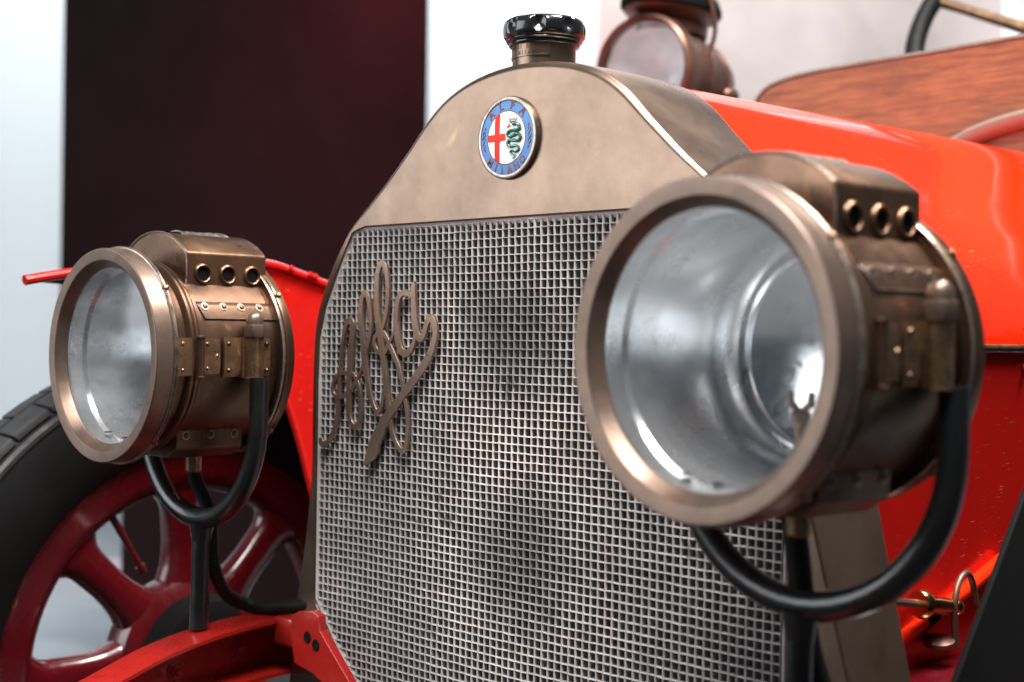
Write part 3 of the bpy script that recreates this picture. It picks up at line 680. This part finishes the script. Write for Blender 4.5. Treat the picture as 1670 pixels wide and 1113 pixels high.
        B(curved(.031, .050, -.018, .0195, .0965), 'hinge_leaf', M['fitting'])
        B(curved(.0585, .0800, -.0165, .0190, .0962), 'hinge_leaf', M['fitting'])
        hb = MB(); hb.lathe([(0, .0225), (.0042, .0218), (.0048, .0200), (.0036, .0195), (.0036, -.0185), (.0048, -.0190), (.0042, -.0215), (0, -.022)], (s * .1005, .0548, 0), (0, 0, 1), 18)
        B(hb, 'hinge_barrel', M['lamp'])
        for y, z in ((.0365, .0135), (.0365, -.0125), (.0645, .0135), (.0645, -.0110), (.0755, .0015)):
            rv = MB(); rivet(rv, (s * math.sqrt(.0978 ** 2 - z * z), y, z), (s, 0, z * 4), .0022, 0, .8, .0030, 1); B(rv, 'rivet', [M['fitting'], M['edge']])
        # bracket plate, sleeve and cap nut
        br = curved(.0830, .1060, -.0195, .0200, .0968, .0024); B(br, 'bracket_plate', M['fitting'])
        B(curved(.1290, .1400, -.0190, .0195, .0962, .0022), 'bracket_plate', M['fitting'])
        slv = MB(); rws = []
        for k in range(19):
            a = PI * k / 18; rws.append([V((s * (.0985 + .0108 * math.sin(a) ** .8), .1175 - .0105 * math.cos(a), z)) for z in (-.0215, -.0208, .0202, .0210)])
        slv.grid(rws); slv.lathe([(.0115, -.0214), (0, -.0214)], (s * .1, .1175, 0), (0, 0, 1), 20); slv.lathe([(.0115, .0209), (0, .0209)], (s * .1, .1175, 0), (0, 0, 1), 20)
        slv.box((s * .0975, .1060, 0), (.006, .004, .0415)); B(slv, 'sleeve', M['fitting'])
        for y in (.0890, .1352):
            for z in (.0140, -.0130):
                rv = MB(); rivet(rv, (s * math.sqrt(.0992 ** 2 - z * z), y, z), (s, 0, z * 4), .0024, 0, .8); B(rv, 'rivet', M['lamp'])
        nt_ = MB(); hexp = [(.0112 * math.cos(PI / 3 * k + .3), .0112 * math.sin(PI / 3 * k + .3)) for k in range(6)]
        nt_.prism([(s * .101 + x, .1175 + y, .0212) for x, y in hexp], (0, 0, .0125)); B(nt_, 'hexagon_nut', M['bezel'], bev=.0008)
        B(MB().lathe([(.0090, .0335), (.0089, .0368), (.0083, .0405), (.0066, .0438), (.0037, .0458), (0, .0464)], (s * .101, .1175, 0), (0, 0, 1), 28), 'cap_nut', M['bezel'])
    # screws on the bezel bead and rear rim
    for a, y, r in ((38, .022, .1105), (-50, .022, .1105), (150, .022, .1105), (38, .1590, .1055), (-47, .159, .1055)):
        sc_ = MB(); ar = math.radians(a); rivet(sc_, (r * math.cos(ar), y, r * math.sin(ar)), (math.cos(ar), -.3, math.sin(ar)), .0034, 0, .9); B(sc_, 'screw', M['fitting'])
    # burner tray under the drum
    tr_ = MB().prism([(x, .055, z) for x, z in [(.0892 * math.sin(t), -.0892 * math.cos(t)) for t in [math.radians(-40 + 80 * k / 12) for k in range(13)]] + [(.0585, -.072), (.056, -.094), (.040, -.104), (-.040, -.104), (-.056, -.094), (-.0585, -.072)]], (0, .080, 0)); B(tr_, 'burner_tray', M['lamp'], bev=.002)
    for s in (1, -1):
        ts = MB().tube([(s * .0595, .054, -.0725), (s * .0595, .136, -.0725)], .0012, 8); B(ts, 'tray_seam', M['edge'])
        for y in (.066, .095, .124):
            rv = MB(); rivet(rv, (s * .0582, y, -.0800), (s, 0, -.1), .0032, 0, .7, .0046, 1); B(rv, 'rivet', [M['lamp'], M['edge']])
    B(MB().lathe([(.0085, -.100), (.0085, -.122), (.0075, -.124), (0, -.124)], (.0, .112, 0), (0, 0, 1), 20), 'gas_nozzle', M['fitting'])
    return L

def bracket(cx, cy, cz, zfoot, foot):
    # yoke (fork) and post in black enamel
    a_, zt, zb = .1085, cz - .062, cz - .1735
    pts = [V((cx + a_, cy, cz - .020)), V((cx + a_, cy, cz - .040))]
    for k in range(25):
        t = PI * k / 24; pts.append(V((cx + a_ * math.cos(t), cy, zt - (zt - zb) * math.sin(t))))
    pts += [V((cx - a_, cy, cz - .040)), V((cx - a_, cy, cz - .020))]
    yk = MB().tube(pts, [.0098] * 3 + [.0098 + .0012 * math.sin(PI * k / 22) for k in range(23)] + [.0098] * 3, 18)
    yk.lathe([(.0135, .0), (.0115, -.012), (.0100, -.022)], (foot[0], cy, zb - .004), (0, 0, 1), 24)
    o = P(yk, 'lamp_fork', M['black'])
    p2 = MB().tube([(foot[0], cy, zb), (foot[0], cy - .001, (zb + zfoot) / 2), (foot[0], foot[1], zfoot)], .0100, 20)
    S(p2, 'post', M['black'], o)
LL = V((-.3847, -.2100, -.0256)); LR = V((.3750, -.2150, -.0060))
h1 = headlamp(LL, 0.3); h1['label'] = 'brass headlamp at the left of the radiator, farther from the viewer'
h2 = headlamp(LR, -4.0); h2['label'] = 'blurred brass headlamp nearest to the viewer, over the radiator corner'; h2.scale = (1.02, .975, 1.015)
bracket(-.3815, -.0930, LL.z, -.316, (-.3745, -.095)); bracket(.3830, -.0985, LR.z, -.316, (.3800, -.0985))
hz = [(-.3855, -.098, -.140), (-.3855, -.094, -.160), (-.378, -.085, -.185), (-.374, -.082, -.215), (-.372, -.080, -.250), (-.386, -.054, -.285), (-.385, -.022, -.3025), (-.345, -.005, -.300), (-.308, .012, -.293), (-.295, .05, -.29)]
P(MB().tube(catmull(hz, 6), .0075, 14), 'gas_hose', M['rubber'])
hz = [(.3705, -.095, -.120), (.3705, -.088, -.150), (.372, -.082, -.19), (.376, -.078, -.22), (.386, -.07, -.26), (.39, -.05, -.32), (.38, .0, -.36)]
P(MB().tube(catmull(hz, 6), .0088, 14), 'gas_hose', M['rubber'])

# frame rails ------------------------------------------------------
for s in (-1, 1):
    prof = [(-.75, -.62), (-.62, -.555), (-.50, -.49), (-.40, -.437), (-.30, -.385), (-.25, -.363), (-.20, -.345), (-.155, -.330), (-.10, -.3185), (-.04, -.312), (.03, -.309), (.09, -.309), (.9, -.33)]
    top = catmull([(0, y, z) for y, z in prof[:12]], 4) + [V((0, .9, -.33))]
    rl = MB(); xi, xo, hgt, th = .337, .388, .062, .004
    sec = lambda p, h: [(xi, p.z), (xo, p.z), (xo, p.z - h), (xi, p.z - h), (xi, p.z - h + th), (xo - th, p.z - h + th), (xo - th, p.z - th), (xi, p.z - th)]
    rws = [[V((s * x, p.y, z)) for x, z in sec(p, hgt * min(1, .45 + (p.y + .75) * .85))] for p in top]
    rl.grid(rws, False, True); rl.add(rws[0], [tuple(range(8))])
    fr = P(rl, 'frame_rail', M['framered'], sharp=30)
    for y, dz in ((-.118, .036), (-.040, .033)):
        zz = [p.z for p in top if p.y <= y][-1] - dz
        bl = MB(); bl.lathe([(.0095, 0), (.0095, .0015), (0, .0015)], (s * (xo - th), y, zz), (-s, 0, 0), 20)
        bl.prism([(s * (xo - th - .0012), y + .0068 * math.cos(PI / 3 * k), zz + .0068 * math.sin(PI / 3 * k)) for k in range(6)], (-s * .005, 0, 0))
        bl.lathe([(.0042, .004), (.0042, .0095), (.003, .011), (0, .0112)], (s * (xo - th), y, zz), (-s, 0, 0), 14); S(bl, 'bolt', M['framered'], fr)
    S(MB().box((s * (xi + .028), .022, -.342), (.056, .004, .056)), 'gusset', M['framered'], fr)
# cradle under the radiator
for s in (-1, 1):
    pts = [(-.287, -.293), (-.262, -.289), (-.252, -.293), (-.249, -.308), (-.226, -.328), (-.194, -.356), (-.15, -.40), (-.10, -.44), (-.17, -.44), (-.215, -.385), (-.240, -.362), (-.262, -.354), (-.293, -.349), (-.300, -.323), (-.300, -.299)]
    cdl = P(MB().prism([(-s * x if s > 0 else x, -.030, z) for x, z in pts], (0, .010, 0)), 'radiator_cradle', M['framered'], bev=.0015)
    cdl['label'] = 'red pressed bracket with two holes at the radiator foot'
    for x, z in ((-.270, -.3175), (-.2555, -.3235)):
        hl = MB().lathe([(.0062, 0), (.0055, .0010), (.0045, .0006), (0, .0006)], ((-x if s > 0 else x), -.0301, z), (0, -1, 0), 20, mi=0)
        S(hl, 'bolt_hole', M['dark'], cdl)
P(MB().box((0, -.012, -.455), (.60, .02, .06)), 'cross_member', M['framered'], bev=.004)
for s in (-1, 1): P(MB().box((s * .318, -.006, -.322), (.05, .03, .030)), 'radiator_foot', M['framered'], bev=.003)

# left front wheel -------------------------------------------------
for s in (-1,):
    W = empty('wheel', V((s * .68, .074, -.418)) - V(car.location), car)
    wb = lambda mb, n, m_, **k: mb.build(n, m_, W, **k)
    wb(MB().lathe([(.262, -.030), (.272, -.040), (.300, -.050), (.335, -.052), (.360, -.047), (.374, -.041), (.380, -.036), (.3835, -.024), (.385, 0), (.3835, .024), (.380, .036), (.374, .041), (.360, .047), (.335, .052), (.300, .050), (.272, .040), (.262, .030)], axis=(1, 0, 0), n=128), 'tyre', M['rubber'], sharp=40)
    wb(MB().lathe([(.3650, .0478), (.3700, .0482), (.3720, .0458), (.3740, .0440)], axis=(1, 0, 0), n=128), 'tread_shoulder', M['tread'], sharp=25)
    blk = None
    for side in (1, -1):
        for k in range(44):
            a = 2 * PI * k / 44 + (.07 if side > 0 else 0)
            if blk is None or (side == -1 and k == 0):
                mb = MB(); q = []
                for da in (-.066, 0, .066):
                    for r, x in ((.378, .042), (.3865, .0390), (.3905, .004), (.380, .002)):
                        q.append([x * side, r * math.sin(da), r * math.cos(da)])
                rws = [[V(v) for v in q[i * 4:i * 4 + 4]] for i in range(3)]
                mb.grid(rws, False, True); mb.add(rws[0], [(0, 1, 2, 3)]); mb.add(rws[2], [(3, 2, 1, 0)])
                blk = wb(mb, 'tread_block', M['tread'], bev=.0012); blk.rotation_euler = (a, 0, 0)
            else:
                c = blk.copy(); COL.objects.link(c); c.parent = W; c.rotation_euler = (a, 0, 0)
    wb(MB().lathe([(.219, -.024), (.262, -.030), (.268, -.034), (.272, -.030), (.272, .030), (.268, .035), (.262, .032), (.255, .029), (.235, .027), (.222, .024), (.214, .014), (.212, 0), (.214, -.014), (.216, -.026)], axis=(1, 0, 0), n=128), 'rim', M['wheelred'], sharp=45)
    sp0 = None
    for k in range(8):
        a = math.radians(2 + 45 * k)
        if sp0 is None:
            mb = MB(); rws = []
            for r, wd, th in ((.04, .030, .026), (.07, .030, .026), (.088, .033, .025), (.100, .031, .024), (.112, .0265, .022), (.130, .0235, .020), (.150, .0225, .019), (.170, .0235, .019), (.188, .0245, .019), (.199, .028, .019), (.209, .037, .019), (.219, .060, .018)):
                rws.append([V((math.copysign(abs(math.cos(t)) ** .7, math.cos(t)) * th, math.copysign(abs(math.sin(t)) ** .85, math.sin(t)) * wd, r)) for t in [2 * PI * j / 20 for j in range(20)]])
            sp0 = wb(mb.grid(rws, False, True), 'spoke', M['wheelred'], sharp=60); sp0.rotation_euler = (a, 0, 0)
        else:
            c = sp0.copy(); COL.objects.link(c); c.parent = W; c.rotation_euler = (a, 0, 0)
    wb(MB().lathe([(0, -.05), (.05, -.048), (.075, -.03), (.098, -.022), (.102, 0), (.098, .022), (.080, .032), (.06, .036), (0, .036)], axis=(1, 0, 0), n=64), 'hub', M['wheelred'], sharp=50)
    wb(MB().lathe([(0, .085), (.060, .085), (.078, .080), (.082, .070), (.082, .038), (.04, .036)], axis=(1, 0, 0), n=64), 'brake_drum', M['dark'], sharp=50)
    va = math.radians(30); tv = lambda r, x: V((x, -r * math.sin(va), r * math.cos(va)))
    wb(MB().tube([tv(.222, .008), tv(.16, .012), tv(.138, .013)], [.0052, .0042, .0044], 12).tube([tv(.140, .013), tv(.130, .0135)], [.0062, .0058], 12), 'valve_stem', M['wheelred'])
# steering arm behind the hose
P(MB().tube([(-.60, .12, -.36), (-.50, .10, -.345), (-.40, .09, -.315), (-.34, .09, -.295)], [.013, .012, .012, .014], 12), 'steering_arm', M['framered'])
P(MB().tube([(-.62, .074, -.43), (-.3, .06, -.46), (.3, .06, -.46), (.62, .074, -.43)], .022, 14), 'front_axle', M['framered'])

# left fender ------------------------------------------------------
topl = [(-.211, .055), (-.164, .064), (-.10, .073), (-.02, .082), (.05, .087), (.108, .087), (.150, .078), (.194, .066), (.30, .040), (.40, -.005), (.50, -.08), (.58, -.18)]
tp = catmull([(0, y, z) for y, z in topl], 4)
vl = MB(); botm = [(-.211, .052), (-.164, .056), (-.10, .060), (-.02, .055), (.05, .030), (.100, -.02), (.134, -.075), (.150, -.112), (.164, -.150), (.178, -.195), (.22, -.33), (.25, -.42)]
bt = catmull([(0, y, z) for y, z in botm], 4)
n_ = len(tp); rws = []
tpv = [V((-.55, max(p.y, -.3), p.z)) for p in tp]; 
topv = catmull([(-.55, y, z) for y, z in [(-.211, .055), (-.164, .064), (-.10, .073), (-.02, .082), (.05, .087), (.108, .087), (.150, .078), (.194, .066), (.26, .050), (.32, .030), (.38, .010), (.44, -.02)]], 4)
vl.grid([[p for p in topv], [V((-.55, a.y * .5 + b_.y * .5, a.z * .5 + b_.z * .5)) for a, b_ in zip(topv, bt)], [V((-.55, p.y, p.z)) for p in bt], [V((-.554, p.y, p.z)) for p in bt], [V((-.554, p.y, p.z)) for p in topv]], True)
fender = P(vl, 'fender', M['shadedred'], sharp=60)
fs_ = MB(); rws = []
for k, p in enumerate(tp):
    t = k / (n_ - 1); y_out = p.y + .27 * max(0, 1 - t * 1.8)
    rws.append([V((-.552, p.y, p.z + .001)), V((-.70, p.y * .55 + y_out * .45, p.z + .004)), V((-.86, y_out, p.z - .002))])
fs_.grid(rws); fs2 = [[v + V((0, 0, -.004)) for v in r] for r in rws]; fs_.grid(fs2, mi=1)
fs_.grid([[r[2] for r in rws], [r[2] for r in fs2]]); fs_.grid([rws[0], fs2[0]])
S(fs_, 'fender_top', [M['shadedred'], M['dark']], fender)
lipt = MB().tube([V((-.549, p.y, p.z - .002)) for p in topv], .0058, 10); S(lipt, 'rolled_edge', M['shadedred'], fender)
lip2 = MB().tube([V((-.549, p.y, p.z)) for p in bt[24:]], .0040, 10); S(lip2, 'rolled_edge', M['shadedred'], fender)
for y, z in ((.140, .081), (.170, .074), (.178, .072)):
    rv = MB(); rivet(rv, (-.5432, y, z), (1, 0, .3), .0042, h=.8); S(rv, 'rivet', M['shadedred'], fender)

# right side: dark fender edge, tap, rods --------------------------
dk = [(.190, -.116), (.40, .03), (.9, .10), (.9, -.7), (-.12, -.7), (-.02, -.42), (.07, -.262)]
P(MB().prism([(.400, y, z) for y, z in dk], (.006, 0, 0)), 'wing_stay', M['dark'], bev=.002, label='black fender edge cutting across the lower right corner')
ax = V((.02, .98, -.16)).normalized(); o0 = V((.318, .172, -.2215)); TS = .56
def grow(mb, k=1.42):
    mb.v = [tuple(o0 + (V(v) - o0) * k) for v in mb.v]; return mb
tap = P(grow(MB().lathe([(0, -.001), (.0075, .0), (.0088, .002), (.0090, .005), (.0078, .0070), (.0062, .0085), (.0055, .012), (.0055, .034), (.0045, .036), (.0045, .041)], o0, ax, 40)), 'brass_tap', M['yellowbrass'], sharp=35)
S(grow(MB().sphere(o0 + ax * .0455, .0052, 20, 12)), 'knob', M['yellowbrass'], tap)
S(grow(MB().tube([o0 - ax * .028, o0], .0026, 10)), 'spindle', M['copper'], tap)
lp = [o0 + ax * .040 + V((.004, 0, -.024)), o0 + ax * .037 + V((.004, 0, -.010)), o0 + ax * .037 + V((.004, 0, .004)), o0 + ax * .042 + V((.003, .002, .016)), o0 + ax * .053 + V((.002, .002, .0215)), o0 + ax * .065 + V((0, .001, .016)), o0 + ax * .071 + V((0, 0, .003))]
S(grow(MB().tube(catmull(lp, 6), .0022, 12)), 'pipe_loop', M['copper'], tap)
P(MB().tube([(.300, .12, -.262), (.303, .17, -.2535), (.305, .20, -.2440), (.307, .26, -.228), (.312, .34, -.20)], [.0050, .0058, .0062, .0066, .0066], 14), 'control_rod', M['red'])
P(MB().tube([(.305, .205, -.2425), (.3057, .222, -.2380)], .0078, 16), 'rod_clamp', M['dark'])
P(MB().lathe([(0, 0), (.012, .001), (.0135, .002), (.0135, .006), (.008, .008), (0, .008)], (.315, .215, -.264), (.1, -.2, 1), 28), 'filler_lid', M['copper'])
P(MB().box((.33, .40, -.292), (.18, .9, .02)), 'engine_tray', M['wheelred'], bev=.003)

# side lantern by the dashboard -------------------------------------
G = empty('side_lantern', V((-.552, .825, .432)) - V(car.location), car, (0, 0, math.radians(8))); G.scale = (1.16, 1.9, 1.16)
gb = lambda mb, n, m_, **k: mb.build(n, m_, G, **k)
gb(MB().lathe([(.067, .006), (.069, .001), (.073, -.001), (.0765, .002), (.0775, .008), (.0765, .016), (.070, .024), (.066, .034), (.0655, .050), (.067, .054), (.064, .060), (.060, .078), (.058, .085), (.061, .089), (.057, .095), (.048, .112), (.030, .124), (.012, .130), (0, .131)], n=64), 'lantern_body', M['copper'], sharp=35)
gb(MB().lathe([(0, .010), (.04, .009), (.068, .006), (.068, .009), (.04, .012), (0, .013)], n=64), 'lens', M['glass'])
gb(MB().lathe([(.067, .010), (.060, .030), (.045, .045), (.02, .054), (0, .056)], n=64), 'reflector', M['pale'])
gb(MB().lathe([(.042, .058), (.044, .072), (.040, .078), (.048, .084), (.056, .086), (.058, .096), (.054, .100), (.058, .108), (.052, .120), (.03, .128), (0, .130)], (0, .050, 0), (0, 0, 1), 40), 'chimney', M['copper'], sharp=35)
gb(MB().lathe([(.0575, .0895), (.0600, .092), (.0600, .100), (.0575, .1025)], (0, .050, 0), (0, 0, 1), 40), 'chimney_band', M['dark'])
for s in (-1, 1): gb(MB().tube(catmull([(s * .058, .05, .02), (s * .066, .055, .06), (s * .064, .05, .10), (s * .05, .05, .15), (s * .02, .05, .17)], 5), .0028, 8), 'bail_wire', M['copper'])
gb(MB().lathe([(.024, -.062), (.030, -.070), (.034, -.100), (.028, -.108), (0, -.108)], (0, .060, 0), (0, 0, 1), 32), 'oil_fount', M['copper'])
gb(MB().sphere((.055, .095, -.02), .012, 14, 10).tube([(.05, .09, -.05), (.075, .07, -.068), (.10, .05, -.075), (.185, .02, -.095)], [.012, .012, .010, .009], 12), 'mounting_arm', M['copper'])
